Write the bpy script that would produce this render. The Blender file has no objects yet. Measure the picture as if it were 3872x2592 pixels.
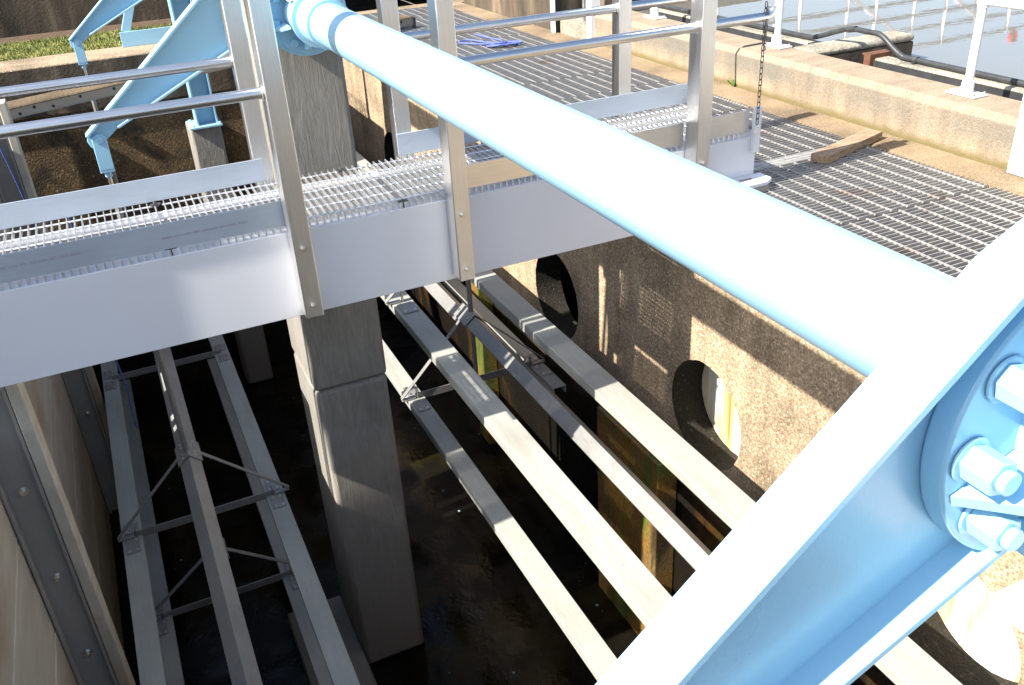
import bpy, bmesh, math, random
from math import radians, sin, cos, pi, sqrt, atan2
from mathutils import Vector, Matrix
random.seed(7)
scene = bpy.context.scene
COL = scene.collection

# ------------------------------------------------------------------ mesh helper
class MB:
    def __init__(s): s.v = []; s.f = []; s.smooth = False
    def add(s, vs, fs):
        o = len(s.v); s.v += [tuple(v) for v in vs]; s.f += [tuple(i + o for i in f) for f in fs]; return s
    def box(s, x0, x1, y0, y1, z0, z1):
        return s.add([(x0,y0,z0),(x1,y0,z0),(x1,y1,z0),(x0,y1,z0),(x0,y0,z1),(x1,y0,z1),(x1,y1,z1),(x0,y1,z1)],
                     [(0,3,2,1),(4,5,6,7),(0,1,5,4),(1,2,6,5),(2,3,7,6),(3,0,4,7)])
    def bar(s, p, q, w, h, up=(0,0,1)):
        p = Vector(p); q = Vector(q); d = (q-p).normalized(); u = Vector(up); u = u - d*u.dot(d)
        if u.length < 1e-5: u = Vector((1,0,0)) - d*d.x
        u.normalize(); r = d.cross(u); r *= w/2; u *= h/2
        vs = []
        for c in (p, q): vs += [c-r-u, c+r-u, c+r+u, c-r+u]
        return s.add(vs, [(3,2,1,0),(4,5,6,7),(0,1,5,4),(1,2,6,5),(2,3,7,6),(3,0,4,7)])
    def prism(s, poly, axis, a, b):
        # poly in the two other axes (x,z for axis y ; x,y for axis z ; y,z for axis x)
        def P(u, v, w):
            return {'y': (u, w, v), 'z': (u, v, w), 'x': (w, u, v)}[axis]
        n = len(poly); vs = [P(u, v, a) for u, v in poly] + [P(u, v, b) for u, v in poly]
        fs = [tuple(range(n)), tuple(range(2*n-1, n-1, -1))] + [(i, i+n, (i+1) % n + n, (i+1) % n) for i in range(n)]
        return s.add(vs, fs)
    def tube(s, pts, r, n=16, cap=True, closed=False):
        pts = [Vector(p) for p in pts]; N = len(pts); rings = []; prev = None
        for i, p in enumerate(pts):
            if closed: t = (pts[(i+1) % N] - pts[i-1])
            else: t = pts[min(i+1, N-1)] - pts[max(i-1, 0)]
            t.normalize()
            if prev is None:
                u = t.orthogonal().normalized()
            else:
                u = prev - t*prev.dot(t); u.normalize()
            prev = u; w = t.cross(u)
            rr = r[i] if isinstance(r, (list, tuple)) else r
            rings.append([p + (u*cos(2*pi*k/n) + w*sin(2*pi*k/n))*rr for k in range(n)])
        vs = [v for ring in rings for v in ring]; fs = []
        for i in range(N if closed else N-1):
            j = (i+1) % N
            for k in range(n):
                fs.append((i*n+k, i*n+(k+1) % n, j*n+(k+1) % n, j*n+k))
        if cap and not closed:
            fs.append(tuple(range(n-1, -1, -1))); fs.append(tuple((N-1)*n+k for k in range(n)))
        return s.add(vs, fs)
    def cyl(s, p, q, r, n=20): return s.tube([p, q], r, n)
    def hexbolt(s, p, d, r, h, shank=0.0):
        p = Vector(p); d = Vector(d).normalized()
        s.tube([p, p+d*h*0.18], r*1.35, 14)
        s.tube([p+d*h*0.18, p+d*h], r, 6)
        if shank: s.tube([p+d*h, p+d*(h+shank)], r*0.55, 10)
        return s
    def build(s, name, m, parent=None, bevel=0.0, seg=2, ang=35, flip=False):
        me = bpy.data.meshes.new(name); me.from_pydata(s.v, [], s.f)
        bm = bmesh.new(); bm.from_mesh(me); bmesh.ops.recalc_face_normals(bm, faces=bm.faces); bm.to_mesh(me); bm.free()
        me.polygons.foreach_set('use_smooth', [True]*len(me.polygons))
        me.set_sharp_from_angle(angle=radians(ang))
        me.materials.append(m)
        o = bpy.data.objects.new(name, me); COL.objects.link(o)
        if parent: o.parent = parent
        if bevel:
            b = o.modifiers.new('Bevel', 'BEVEL'); b.width = bevel; b.segments = seg; b.limit_method = 'ANGLE'; b.angle_limit = radians(40)
        return o

def tag(o, label=None, cat=None, group=None, kind=None):
    if label: o['label'] = label
    if cat: o['category'] = cat
    if group: o['group'] = group
    if kind: o['kind'] = kind
    return o
def thing(name, label, cat, loc=(0,0,0), group=None):
    o = bpy.data.objects.new(name, None); COL.objects.link(o); o.empty_display_size = .1
    return tag(o, label, cat, group)      # empties stay at the world origin so part meshes keep their coordinates

# ------------------------------------------------------------------ materials
class NT:
    def __init__(s, name):
        s.m = bpy.data.materials.new(name); s.m.use_nodes = True; s.t = s.m.node_tree; s.t.nodes.clear()
        s.out = s.n('ShaderNodeOutputMaterial'); s.b = s.n('ShaderNodeBsdfPrincipled'); s.l(s.b, 0, s.out, 'Surface')
        s.tc = s.n('ShaderNodeTexCoord')
    def n(s, typ, **kw):
        x = s.t.nodes.new(typ)
        for k, v in kw.items(): setattr(x, k, v)
        return x
    def l(s, a, ao, b, bi): s.t.links.new(a.outputs[ao], b.inputs[bi])
    def mp(s, scale=(1,1,1), rot=(0,0,0)):
        m = s.n('ShaderNodeMapping'); m.inputs['Scale'].default_value = scale; m.inputs['Rotation'].default_value = rot
        s.l(s.tc, 'Object', m, 'Vector'); return m
    def noise(s, scale, detail=4, rough=.55, mp=None, dist=0):
        x = s.n('ShaderNodeTexNoise'); x.inputs['Scale'].default_value = scale; x.inputs['Detail'].default_value = detail
        x.inputs['Roughness'].default_value = rough; x.inputs['Distortion'].default_value = dist
        s.l(mp or s.mp(), 0, x, 'Vector'); return x
    def voro(s, scale, mp=None, feature='F1'):
        x = s.n('ShaderNodeTexVoronoi'); x.inputs['Scale'].default_value = scale; x.feature = feature
        s.l(mp or s.mp(), 0, x, 'Vector'); return x
    def ramp(s, src, so, stops):
        r = s.n('ShaderNodeValToRGB'); e = r.color_ramp.elements
        while len(e) < len(stops): e.new(.5)
        for i, (p, c) in enumerate(stops):
            e[i].position = p; e[i].color = (c[0], c[1], c[2], 1) if not isinstance(c, (int, float)) else (c, c, c, 1)
        s.l(src, so, r, 'Fac'); return r
    def mix(s, fac, a, b, mode='MIX'):
        m = s.n('ShaderNodeMix', data_type='RGBA', blend_type=mode)
        if isinstance(fac, (int, float)): m.inputs[0].default_value = fac
        else: s.l(fac[0], fac[1], m, 0)
        for i, x in ((6, a), (7, b)):
            if isinstance(x, tuple) and isinstance(x[0], (int, float)): m.inputs[i].default_value = (*x[:3], 1)
            else: s.l(x[0], x[1], m, i)
        return m
    def zmask(s, z0, z1, wob=.12, sc=3.0):
        # 0 above z1, 1 below z0, wobbling edge (object coordinates are world coordinates here)
        sep = s.n('ShaderNodeSeparateXYZ'); s.l(s.tc, 'Object', sep, 0)
        nz = s.noise(sc, 3); ad = s.n('ShaderNodeMath', operation='MULTIPLY_ADD'); s.l(nz, 'Fac', ad, 0); ad.inputs[1].default_value = wob*2; s.l(sep, 2, ad, 2)
        mr = s.n('ShaderNodeMapRange'); s.l(ad, 0, mr, 0); mr.inputs[1].default_value = z0+wob; mr.inputs[2].default_value = z1+wob
        mr.inputs[3].default_value = 1; mr.inputs[4].default_value = 0; return mr
    def base(s, c):
        if isinstance(c, tuple) and isinstance(c[0], (int, float)): s.b.inputs['Base Color'].default_value = (*c[:3], 1)
        else: s.l(c[0], c[1], s.b, 'Base Color')
    def rough(s, v):
        if isinstance(v, (int, float)): s.b.inputs['Roughness'].default_value = v
        else: s.l(v[0], v[1], s.b, 'Roughness')
    def metal(s, v): s.b.inputs['Metallic'].default_value = v
    def bump(s, src, so, strength=.3, dist=.01, chain=None):
        b = s.n('ShaderNodeBump'); b.inputs['Strength'].default_value = strength; b.inputs['Distance'].default_value = dist
        s.l(src, so, b, 'Height')
        if chain: s.l(chain, 0, b, 'Normal')
        s.l(b, 0, s.b, 'Normal'); return b

def m_aggregate(name, c0, c1, c2, peb=110, slime=None, patch=None):
    t = NT(name); n1 = t.noise(2.3, 6); n2 = t.noise(62, 6, .7); v = t.voro(peb)
    r1 = t.ramp(n2, 'Fac', [(.32, c0), (.5, c1), (.68, c2)])
    pb = t.n('ShaderNodeHueSaturation'); t.l(r1, 0, pb, 'Color')
    vr = t.ramp(v, 'Color', [(0, .55), (.6, 1.0), (1, 1.5)])
    mm = t.mix(.75, (r1, 0), (vr, 0), 'MULTIPLY')
    st = t.ramp(n1, 'Fac', [(.35, .62), (.6, 1.08)])
    m2 = t.mix(1.0, (mm, 2), (st, 0), 'MULTIPLY')
    vs = t.voro(peb*.55); sc = t.n('ShaderNodeSeparateColor'); t.l(vs, 'Color', sc, 0); k1 = t.ramp(sc, 0, [(.86, 0), (.90, .55)]); k2 = t.ramp(vs, 'Distance', [(.28, 1), (.42, 0)])
    kk = t.n('ShaderNodeMath', operation='MULTIPLY'); t.l(k1, 0, kk, 0); t.l(k2, 0, kk, 1); m2 = t.mix((kk, 0), (m2, 2), tuple(min(1, x*1.5+.03) for x in c2))
    if patch:
        np_ = t.noise(3.2, 7, .62, t.mp((1,1,.8)), .5); kp = t.ramp(np_, 'Fac', [(.50, 0), (.60, 1)]); pm = t.mix((n2, 'Fac'), patch[0], patch[1]); m2 = t.mix((kp, 0), (m2, 2), (pm, 2))
    n4 = t.noise(2.6, 5, .6, t.mp((1.5, 3.4, .28))); k4 = t.ramp(n4, 'Fac', [(.36, .62), (.56, 1.04)]); m2 = t.mix(.5 if slime else .3, (m2, 2), (k4, 0), 'MULTIPLY')
    c = (m2, 2)
    if slime:
        z0, z1 = slime
        k = t.zmask(z0, z1, .15, 2.0)
        n3 = t.noise(1.7, 5, .6, t.mp((1, 1.4, .5))); sl = t.ramp(n3, 'Fac', [(.3, (.004,.004,.003)), (.58, (.009,.007,.005)), (.645, (.045,.021,.005)), (.70, (.024,.028,.008)), (.78, (.005,.005,.004))])  # algae colours, blackened further to stand in for shade low in the pit
        m3 = t.mix((k, 0), c, (sl, 0)); c = (m3, 2)
        rr = t.n('ShaderNodeMapRange'); t.l(k, 0, rr, 0); rr.inputs[3].default_value = .9; rr.inputs[4].default_value = .35; t.rough((rr, 0))
    else: t.rough(.92)
    t.base(c)
    b1 = t.bump(n2, 'Fac', .5, .012); d = t.n('ShaderNodeMath', operation='SUBTRACT'); d.inputs[0].default_value = 1; t.l(v, 'Distance', d, 1)
    t.bump(d, 0, .55, .006, b1); return t.m

M = {}
M['wall'] = m_aggregate('exposed aggregate concrete', (.21,.145,.085), (.37,.275,.175), (.52,.42,.30), 105, (-2.15, -1.7))
def m_algae():
    t = NT('algae stained concrete'); n = t.noise(2.2, 6, .62, t.mp((1, 3, .5))); n2 = t.noise(50, 5, .7)
    r = t.ramp(n, 'Fac', [(.32, (.05,.035,.015)), (.45, (.17,.12,.05)), (.54, (.24,.12,.025)), (.62, (.11,.14,.03)), (.75, (.05,.04,.015))])
    k = t.ramp(n2, 'Fac', [(.35, .5), (.65, 1.2)]); m = t.mix(1, (r, 0), (k, 0), 'MULTIPLY'); t.base((m, 2)); t.rough(.45); t.bump(n2, 'Fac', .5, .01); return t.m
M['algae'] = m_algae()
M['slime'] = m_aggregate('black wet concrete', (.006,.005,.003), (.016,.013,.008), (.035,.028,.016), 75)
M['curb'] = m_aggregate('tan aggregate concrete', (.22,.165,.11), (.30,.23,.155), (.40,.325,.235), 85)
M['slab'] = m_aggregate('tan smooth concrete', (.22,.16,.095), (.28,.205,.125), (.33,.25,.16), 260)
M['lichen'] = m_aggregate('lichen brown concrete', (.045,.03,.014), (.13,.082,.038), (.25,.165,.085), 60, (-2.2, -1.5), ((.012,.010,.007), (.06,.045,.028)))
M['lip'] = m_aggregate('grey rough concrete', (.22,.20,.155), (.33,.30,.24), (.44,.40,.33), 90)

def m_curbface():
    t = NT('stained kerb concrete'); n2 = t.noise(95, 6, .75); n1 = t.noise(1.6, 5, .6, t.mp((1,1,.4)))
    base = t.ramp(n2, 'Fac', [(.3, (.20,.15,.10)), (.5, (.28,.22,.155)), (.7, (.40,.335,.25))])
    grey = t.ramp(n2, 'Fac', [(.3, (.12,.11,.09)), (.7, (.20,.185,.155))])
    sep = t.n('ShaderNodeSeparateXYZ'); t.l(t.tc, 'Object', sep, 0)
    zr = t.ramp(sep, 2, [(0,0),(1,0)])
    mr = t.n('ShaderNodeMapRange'); t.l(sep, 2, mr, 0); mr.inputs[1].default_value = -.21; mr.inputs[2].default_value = -.13
    k = t.n('ShaderNodeMath', operation='MULTIPLY'); t.l(mr, 0, k, 0); f = t.ramp(n1, 'Fac', [(.38, .25), (.62, 1)]); t.l(f, 0, k, 1)
    geo = t.n('ShaderNodeNewGeometry'); sg = t.n('ShaderNodeSeparateXYZ'); t.l(geo, 'Normal', sg, 0)
    up = t.n('ShaderNodeMapRange'); t.l(sg, 2, up, 0); up.inputs[1].default_value = .3; up.inputs[2].default_value = .7; up.inputs[3].default_value = 1; up.inputs[4].default_value = 0
    k2 = t.n('ShaderNodeMath', operation='MULTIPLY'); t.l(k, 0, k2, 0); t.l(up, 0, k2, 1)
    nv = t.noise(3.2, 6, .65, t.mp((1, 2.6, .5))); kv = t.ramp(nv, 'Fac', [(.34, .66), (.58, 1.05)]); b2 = t.mix(.8, (base, 0), (kv, 0), 'MULTIPLY')
    c = t.mix((k2, 0), (b2, 2), (grey, 0))
    sp = t.voro(9, t.mp((1, 1, 1))); spn = t.noise(1.3, 2); spm = t.ramp(sp, 'Distance', [(.05, 1), (.16, 0)])
    spr = t.ramp(spn, 'Fac', [(.5, 0), (.62, .75)]); kk = t.n('ShaderNodeMath', operation='MULTIPLY'); t.l(spm, 0, kk, 0); t.l(spr, 0, kk, 1)
    c2 = t.mix((kk, 0), (c, 2), (.14,.13,.11))
    mo = t.zmask(-.262, -.225, .02, 14); ms = t.mix((mo, 0), (c2, 2), (.15,.12,.05))
    t.base((ms, 2)); t.rough(.92); b = t.bump(n2, 'Fac', .5, .01); v = t.voro(85); t.bump(v, 'Distance', -.35 if False else .3, .005, b); return t.m
M['curbface'] = m_curbface()

def m_pier():
    t = NT('board marked concrete'); mp = t.mp((7, 7, 1.1)); n = t.noise(4.2, 8, .68, mp, 1.2); n2 = t.noise(1.1, 4); n3 = t.noise(60, 4)
    r = t.ramp(n, 'Fac', [(.3, (.20,.19,.165)), (.55, (.26,.25,.225)), (.78, (.33,.315,.285))])
    s = t.ramp(n2, 'Fac', [(.3, .72), (.7, 1.08)]); c = t.mix(1, (r, 0), (s, 0), 'MULTIPLY')
    k = t.zmask(-3.3, -1.6, .2, 1.2); c2 = t.mix((k, 0), (c, 2), (.17,.152,.128)); t.base((c2, 2)); t.rough(.85)  # darker low down: stain plus the pit's light falloff mixed into colour
    b = t.bump(n, 'Fac', .8, .012); t.bump(n3, 'Fac', .3, .004, b); return t.m
M['pier'] = m_pier()

def m_dark_conc():
    t = NT('black streaked concrete'); n = t.noise(2.4, 6, .6, t.mp((2,2,.35))); n2 = t.noise(40, 4)
    r = t.ramp(n, 'Fac', [(.3, (.02,.017,.012)), (.55, (.085,.065,.045)), (.75, (.20,.155,.105))])
    t.base((r, 0)); t.rough(.95); t.bump(n2, 'Fac', .4, .01); return t.m
M['darkconc'] = m_dark_conc()

def m_paint(name, c, rough=.32, var=.06, drops=0):
    t = NT(name); n = t.noise(1.6, 4); n2 = t.noise(160, 3, .6)
    r = t.ramp(n, 'Fac', [(.3, tuple(x*(1-var) for x in c)), (.7, tuple(min(1, x*(1+var)) for x in c))]); out = (r, 0)
    if drops:
        v = t.voro(drops); k = t.ramp(v, 'Distance', [(.035, .8), (.05, 0)]); mx = t.mix((k, 0), out, (.2,.32,.42)); out = (mx, 2)
    g = t.noise(.9, 6, .65, t.mp((1,1,1))); gk = t.ramp(g, 'Fac', [(.25, 0), (1, .16)]); gk.color_ramp.interpolation = 'EASE'; mg = t.mix((gk, 0), out, (.30,.27,.22)); out = (mg, 2)
    sp = t.noise(34, 4, .7); sk = t.ramp(sp, 'Fac', [(.735, 0), (.76, .7)]); ms = t.mix((sk, 0), out, tuple(x*.35 for x in c)); out = (ms, 2)
    rn = t.noise(3, 5); rr = t.n('ShaderNodeMapRange'); t.l(rn, 'Fac', rr, 0); rr.inputs[1].default_value = .2; rr.inputs[2].default_value = .8; rr.inputs[3].default_value = rough*.85; rr.inputs[4].default_value = rough*1.3
    t.base(out); t.rough((rr, 0)); t.bump(n2, 'Fac', .12, .002); t.b.inputs['Coat Weight'].default_value = .25; t.b.inputs['Coat Roughness'].default_value = .2; return t.m
M['blue'] = m_paint('light blue paint', (.30,.56,.75), .30)
M['bluedark'] = m_paint('light blue paint darker', (.23,.47,.65), .38)  # slightly darker, rougher blue for the bearing parts
M['white'] = m_paint('white paint', (.68,.69,.73), .34, .02)
M['offwhite'] = m_paint('white powder coat', (.78,.79,.80), .4, .02)

def m_metal(name, c, rough, streak=(1,60,60), var=.12, spots=0, amount=.5, met=1.0):
    t = NT(name); n = t.noise(7, 6, .6, t.mp(streak)); n2 = t.noise(2.2, 5)
    r = t.ramp(n, 'Fac', [(.3, tuple(x*(1-var) for x in c)), (.7, c)])
    s = t.ramp(n2, 'Fac', [(.35, .78), (.62, 1.0)]); cc = t.mix(amount, (r, 0), (s, 0), 'MULTIPLY'); out = (cc, 2)
    if spots:
        v = t.voro(spots); k = t.ramp(v, 'Distance', [(.06, .8), (.12, 0)]); mx = t.mix((k, 0), out, (.62,.62,.6)); out = (mx, 2)
    t.base(out); t.metal(met); mr = t.n('ShaderNodeMapRange'); t.l(n, 'Fac', mr, 0); mr.inputs[3].default_value = rough*.75; mr.inputs[4].default_value = rough*1.35; t.rough((mr, 0))
    t.bump(n, 'Fac', .06, .002); return t.m
M['alu'] = m_metal('mill finish aluminium', (.83,.83,.82), .30, (1.2, 50, 60))
M['alutoe'] = m_metal('sky tinted aluminium flat bar', (.50,.57,.66), .34, (1.2, 50, 60), met=.35)  # blue of the reflected sky is mixed into the bar's base colour
M['frpgrey'] = m_metal('grey brown stiffener', (.30,.28,.25), .5, (20, 20, 1), met=0.0)
M['aluv'] = m_metal('mill finish aluminium upright', (.82,.82,.82), .33, (55, 55, 1.2))
M['alugrate'] = m_metal('aluminium grating', (.88,.88,.88), .42, (50, 2, 50))
M['steel'] = m_metal('stainless steel', (.31,.31,.305), .42, (30, 2, 30), .25, 0, .8, .35)
M['steeldull'] = m_metal('dull grey steel', (.42,.41,.39), .55, (2, 20, 20), .25)
M['bolt'] = m_metal('bolt steel', (.75,.73,.68), .3)

def m_galv():
    t = NT('galvanized steel with rust'); n = t.noise(3.0, 6, .65); n2 = t.noise(22, 4)
    base = t.ramp(n2, 'Fac', [(.3, (.29,.285,.28)), (.7, (.48,.47,.45))]); rust = t.ramp(n2, 'Fac', [(.3, (.14,.06,.025)), (.7, (.33,.17,.075))])
    k = t.ramp(n, 'Fac', [(.58, 0), (.74, .75)]); c = t.mix((k, 0), (base, 0), (rust, 0)); t.base((c, 2)); t.metal(.45); t.rough(.55); return t.m
M['galv'] = m_galv()

def m_frp():
    t = NT('pale fibreglass'); n = t.noise(5, 5, .6, t.mp((60, .8, 60))); n2 = t.noise(2, 4)
    r = t.ramp(n, 'Fac', [(.3, (.27,.283,.262)), (.7, (.345,.35,.32))]); s = t.ramp(n2, 'Fac', [(.35, .9), (.65, 1.03)]); c = t.mix(1, (r, 0), (s, 0), 'MULTIPLY')
    v = t.voro(11); k = t.ramp(v, 'Distance', [(.04, .75), (.07, 0)]); nn = t.noise(1.1, 1); kk = t.n('ShaderNodeMath', operation='MULTIPLY'); q = t.ramp(nn, 'Fac', [(.5, 0), (.6, 1)]); t.l(k, 0, kk, 0); t.l(q, 0, kk, 1)
    c2 = t.mix((kk, 0), (c, 2), (.55,.68,.76)); n3 = t.noise(1.7, 7, .7, t.mp((6, 1, 6))); k3 = t.ramp(n3, 'Fac', [(.50, 0), (.72, .42)]); c3 = t.mix((k3, 0), (c2, 2), (.19,.165,.115)); n5 = t.noise(48, 3, .7); k5 = t.ramp(n5, 'Fac', [(.69, 0), (.72, .6)]); c4 = t.mix((k5, 0), (c3, 2), (.13,.09,.05)); t.base((c4, 2)); t.rough(.5); t.bump(n, 'Fac', .12, .003); return t.m
M['frp'] = m_frp()

def m_plank():
    t = NT('weathered panel boards'); n = t.noise(3, 6, .6, t.mp((5, .5, 3))); n2 = t.noise(1.3, 5, .6, t.mp((1, .5, 1)))
    r = t.ramp(n, 'Fac', [(.3, (.35,.32,.265)), (.6, (.45,.415,.345)), (.75, (.50,.47,.39))])
    st = t.ramp(n2, 'Fac', [(.54, 0), (.68, .65)]); c = t.mix((st, 0), (r, 0), (.30,.17,.06))
    k = t.zmask(-3.4, -1.7, .25, 1.0); c2 = t.mix((k, 0), (c, 2), (.16,.115,.06)); t.base((c2, 2)); t.rough(.6); t.bump(n, 'Fac', .25, .004); return t.m
M['plank'] = m_plank()

def m_timber():
    t = NT('weathered timber'); n = t.noise(4, 7, .6, t.mp((3, 26, 26), (0,0,-.31)), .6); n2 = t.noise(9, 4)
    r = t.ramp(n, 'Fac', [(.3, (.13,.08,.045)), (.5, (.29,.20,.125)), (.72, (.42,.33,.23))]); t.base((r, 0)); t.rough(.85); t.bump(n, 'Fac', .5, .005); return t.m
M['timber'] = m_timber()

def m_simple(name, c, rough=.6, metal=0, nscale=20, var=.25, bump=.2):
    t = NT(name); n = t.noise(nscale, 5); r = t.ramp(n, 'Fac', [(.3, tuple(x*(1-var) for x in c)), (.7, tuple(min(1,x*(1+var)) for x in c))])
    t.base((r, 0)); t.rough(rough); t.metal(metal); t.bump(n, 'Fac', bump, .004); return t.m
M['black'] = m_simple('black plastic', (.035,.037,.04), .45)
M['dark'] = m_simple('dark void steel', (.02,.02,.02), .8)
M['rust'] = m_simple('rusty steel', (.12,.05,.025), .8)
M['chain'] = m_simple('dark chain steel', (.10,.10,.10), .45, .6)
M['red'] = m_simple('red plastic', (.55,.03,.03), .5)
M['ink'] = m_simple('red stamp ink', (.36,.30,.40), .5, .4)
M['weed'] = m_simple('weed leaf', (.10,.24,.03), .6)
M['rope'] = m_simple('blue rope', (.09,.13,.42), .7, 0, 260, .9, .8)
M['ropedark'] = m_simple('dirty blue rope', (.03,.05,.20), .8, 0, 260, .9, .8)
M['under'] = m_simple('grey channel floor', (.20,.20,.20), .9)
M['soil'] = m_simple('bare soil', (.07,.045,.025), .95, 0, 12)
M['ground'] = m_simple('dry ground', (.30,.30,.29), .95, 0, 3)

def m_stain():
    t = NT('stained pale panel'); n = t.noise(2.2, 5, .6, t.mp((1, 3.2, .45)), .5); n2 = t.noise(30, 4)
    r = t.ramp(n, 'Fac', [(.46, (.64,.63,.57)), (.55, (.58,.49,.28)), (.66, (.38,.21,.05)), (.74, (.18,.09,.02))]); t.base((r, 0)); t.rough(.45); t.bump(n2, 'Fac', .15, .004); return t.m
M['stain'] = m_stain()

def m_floor():
    t = NT('wet dark floor'); n = t.noise(1.1, 6, .6); n2 = t.noise(14, 5); n3 = t.noise(3, 4)
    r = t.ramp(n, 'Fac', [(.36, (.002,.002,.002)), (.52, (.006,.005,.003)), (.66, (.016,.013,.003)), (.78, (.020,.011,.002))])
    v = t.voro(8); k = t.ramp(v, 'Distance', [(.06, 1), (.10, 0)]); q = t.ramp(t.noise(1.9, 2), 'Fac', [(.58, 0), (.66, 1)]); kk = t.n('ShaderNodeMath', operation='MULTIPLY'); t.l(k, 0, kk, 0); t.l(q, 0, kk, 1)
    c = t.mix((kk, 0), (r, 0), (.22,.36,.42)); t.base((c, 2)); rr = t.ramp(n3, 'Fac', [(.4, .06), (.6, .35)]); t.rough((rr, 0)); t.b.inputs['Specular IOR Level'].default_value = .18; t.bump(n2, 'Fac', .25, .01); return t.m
M['floor'] = m_floor()

def m_water():
    t = NT('still tank water'); n = t.noise(1.6, 3, .5, t.mp((.7, 1.5, 1))); n2 = t.noise(7, 3, .5, t.mp((.6, 1.6, 1)))
    t.base((.155,.148,.130)); t.rough(.02); t.b.inputs['IOR'].default_value = 1.4; t.b.inputs['Specular IOR Level'].default_value = .7
    b = t.bump(n, 'Fac', .012, .05); t.bump(n2, 'Fac', .05, .010, b); return t.m
M['water'] = m_water()

def m_grass():
    t = NT('grass'); n = t.noise(5, 5); r = t.ramp(n, 'Fac', [(.3, (.09,.12,.025)), (.55, (.19,.20,.05)), (.75, (.30,.27,.10))]); t.base((r, 0)); t.rough(.7); return t.m
M['grass'] = m_grass()

# ------------------------------------------------------------------ constants of the place (metres)
YG = 3.53; ZD = -.275; XW = 2.6; ZF = -3.54
AX = (.93, .70)                       # shaft axis (x, z), parallel to y

# ------------------------------------------------------------------ setting
b = MB()
R0 = 120.
for (x0, x1, y0, y1, z) in ((-R0, -3.2, -R0, R0, -.19), (-3.2, 4.72, -R0, -3.2, -.33), (4.72, R0, -R0, R0, -1.3), (-3.2, 4.72, 13.5, R0, -.19)):
    b.add([(x0,y0,z),(x1,y0,z),(x1,y1,z),(x0,y1,z)], [(0,1,2,3)])
tag(b.build('ground', M['ground']), kind='structure')
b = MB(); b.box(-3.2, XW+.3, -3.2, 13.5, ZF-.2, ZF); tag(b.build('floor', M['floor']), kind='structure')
b = MB(); b.box(-3.2, -3.0, -3.2, 9.1, ZF, -.19)
tag(b.build('tank_bank_wall', M['lichen']), 'plain concrete wall of the tank behind the boarded baffle', 'wall')
b = MB(); b.box(-3.0, XW+.2, -3.2, -3.0, ZF, -.33)
tag(b.build('tank_end_wall', M['lichen']), 'plain concrete end wall of the deep tank on the near side', 'wall')

# channel wall with round ports
def wall_with_holes(holes, x0, x1, y0, y1, z0, z1, n=72):
    m = MB(); hs = sorted(holes, key=lambda h: h[0]); half = .42
    ys = [y0]
    def quad(ya, yb, za, zb):
        for x in (x0, x1):
            m.add([(x,ya,za),(x,yb,za),(x,yb,zb),(x,ya,zb)], [(0,1,2,3)])
    cur = y0
    for cy, cz, r in hs:
        a, c = cy-half, cy+half; lo, hi = cz-half, cz+half
        quad(cur, a, z0, z1); quad(a, c, z0, lo); quad(a, c, hi, z1); cur = c
        circ = []; sq = []
        for i in range(n):
            th = 2*pi*i/n; rr = r*(1+random.uniform(-.008,.008)); dy, dz = cos(th), sin(th)
            k = half/max(abs(dy), abs(dz))
            circ.append((cy+dy*rr, cz+dz*rr)); sq.append((cy+dy*k, cz+dz*k))
        o = []
        for x in (x0, x1):
            m.add([(x,y,z) for y, z in circ] + [(x,y,z) for y, z in sq], [(i, (i+1) % n, (i+1) % n+n, i+n) for i in range(n)])
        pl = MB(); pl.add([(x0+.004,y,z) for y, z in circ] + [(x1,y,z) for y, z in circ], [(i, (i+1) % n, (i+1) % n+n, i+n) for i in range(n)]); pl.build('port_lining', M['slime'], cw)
    quad(cur, y1, z0, z1)
    for ya, yb in ((y0, y1),):
        m.add([(x0,y0,z1),(x1,y0,z1),(x1,y1,z1),(x0,y1,z1)], [(0,1,2,3)]); m.add([(x0,y0,z0),(x1,y0,z0),(x1,y1,z0),(x0,y1,z0)], [(0,1,2,3)])
    for y in (y0, y1): m.add([(x0,y,z0),(x1,y,z0),(x1,y,z1),(x0,y,z1)], [(0,1,2,3)])
    return m
cw = thing('channel_wall', 'tall rough aggregate wall pierced by big round ports', 'wall')
HOLES = ((-.1,-1.55,.31), (1.70,-1.56,.31), (3.40,-1.52,.32), (5.19,-1.53,.33), (7.02,-1.53,.32), (8.85,-1.53,.32))
wall_with_holes(HOLES, XW, XW+.21, -3.0, 13.5, ZF, ZD-.035).build('wall', M['wall'], cw)
b = MB(); b.box(XW-.14, XW-.003, 6.38, 6.60, ZF, -1.2); b.build('pilaster', M['algae'], cw, .01)
b = MB(); b.box(XW-.15, XW-.003, 3.62, 4.35, ZF, -1.95); b.build('buttress', M['algae'], cw, .01)
b = MB(); b.box(XW+.214, XW+.27, -3.0, 4.35, -2.25, -.55)
tag(b.build('stained_partition', M['stain']), 'pale orange streaked panel seen through the round ports', 'panel')
b = MB(); b.box(XW+.5, XW+.56, 4.4, 10.3, -2.249, -.36)  # dark sheet added so the far port shows only shade
tag(b.build('port_dark_sheet', M['slime']), 'added dark sheet that keeps the far round port black', 'wall')
b = MB(); b.box(XW+.21, 4.0, -3.0, 10.4, -2.4, -2.25); tag(b.build('channel_floor', M['under']), kind='structure')
b = MB(); b.box(3.87, 4.08, -3.0, 10.4, -2.25, ZD); b.box(3.855, 3.87, -3.0, 10.4, ZD-.1, ZD-.004)
b.box(XW+.2, 3.855, 10.4, 10.62, -2.25, ZD); b.box(3.855, 4.5, 10.4, 10.62, -2.25, ZD-.004)
tag(b.build('concrete_path', M['slab']), kind='structure')

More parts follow.
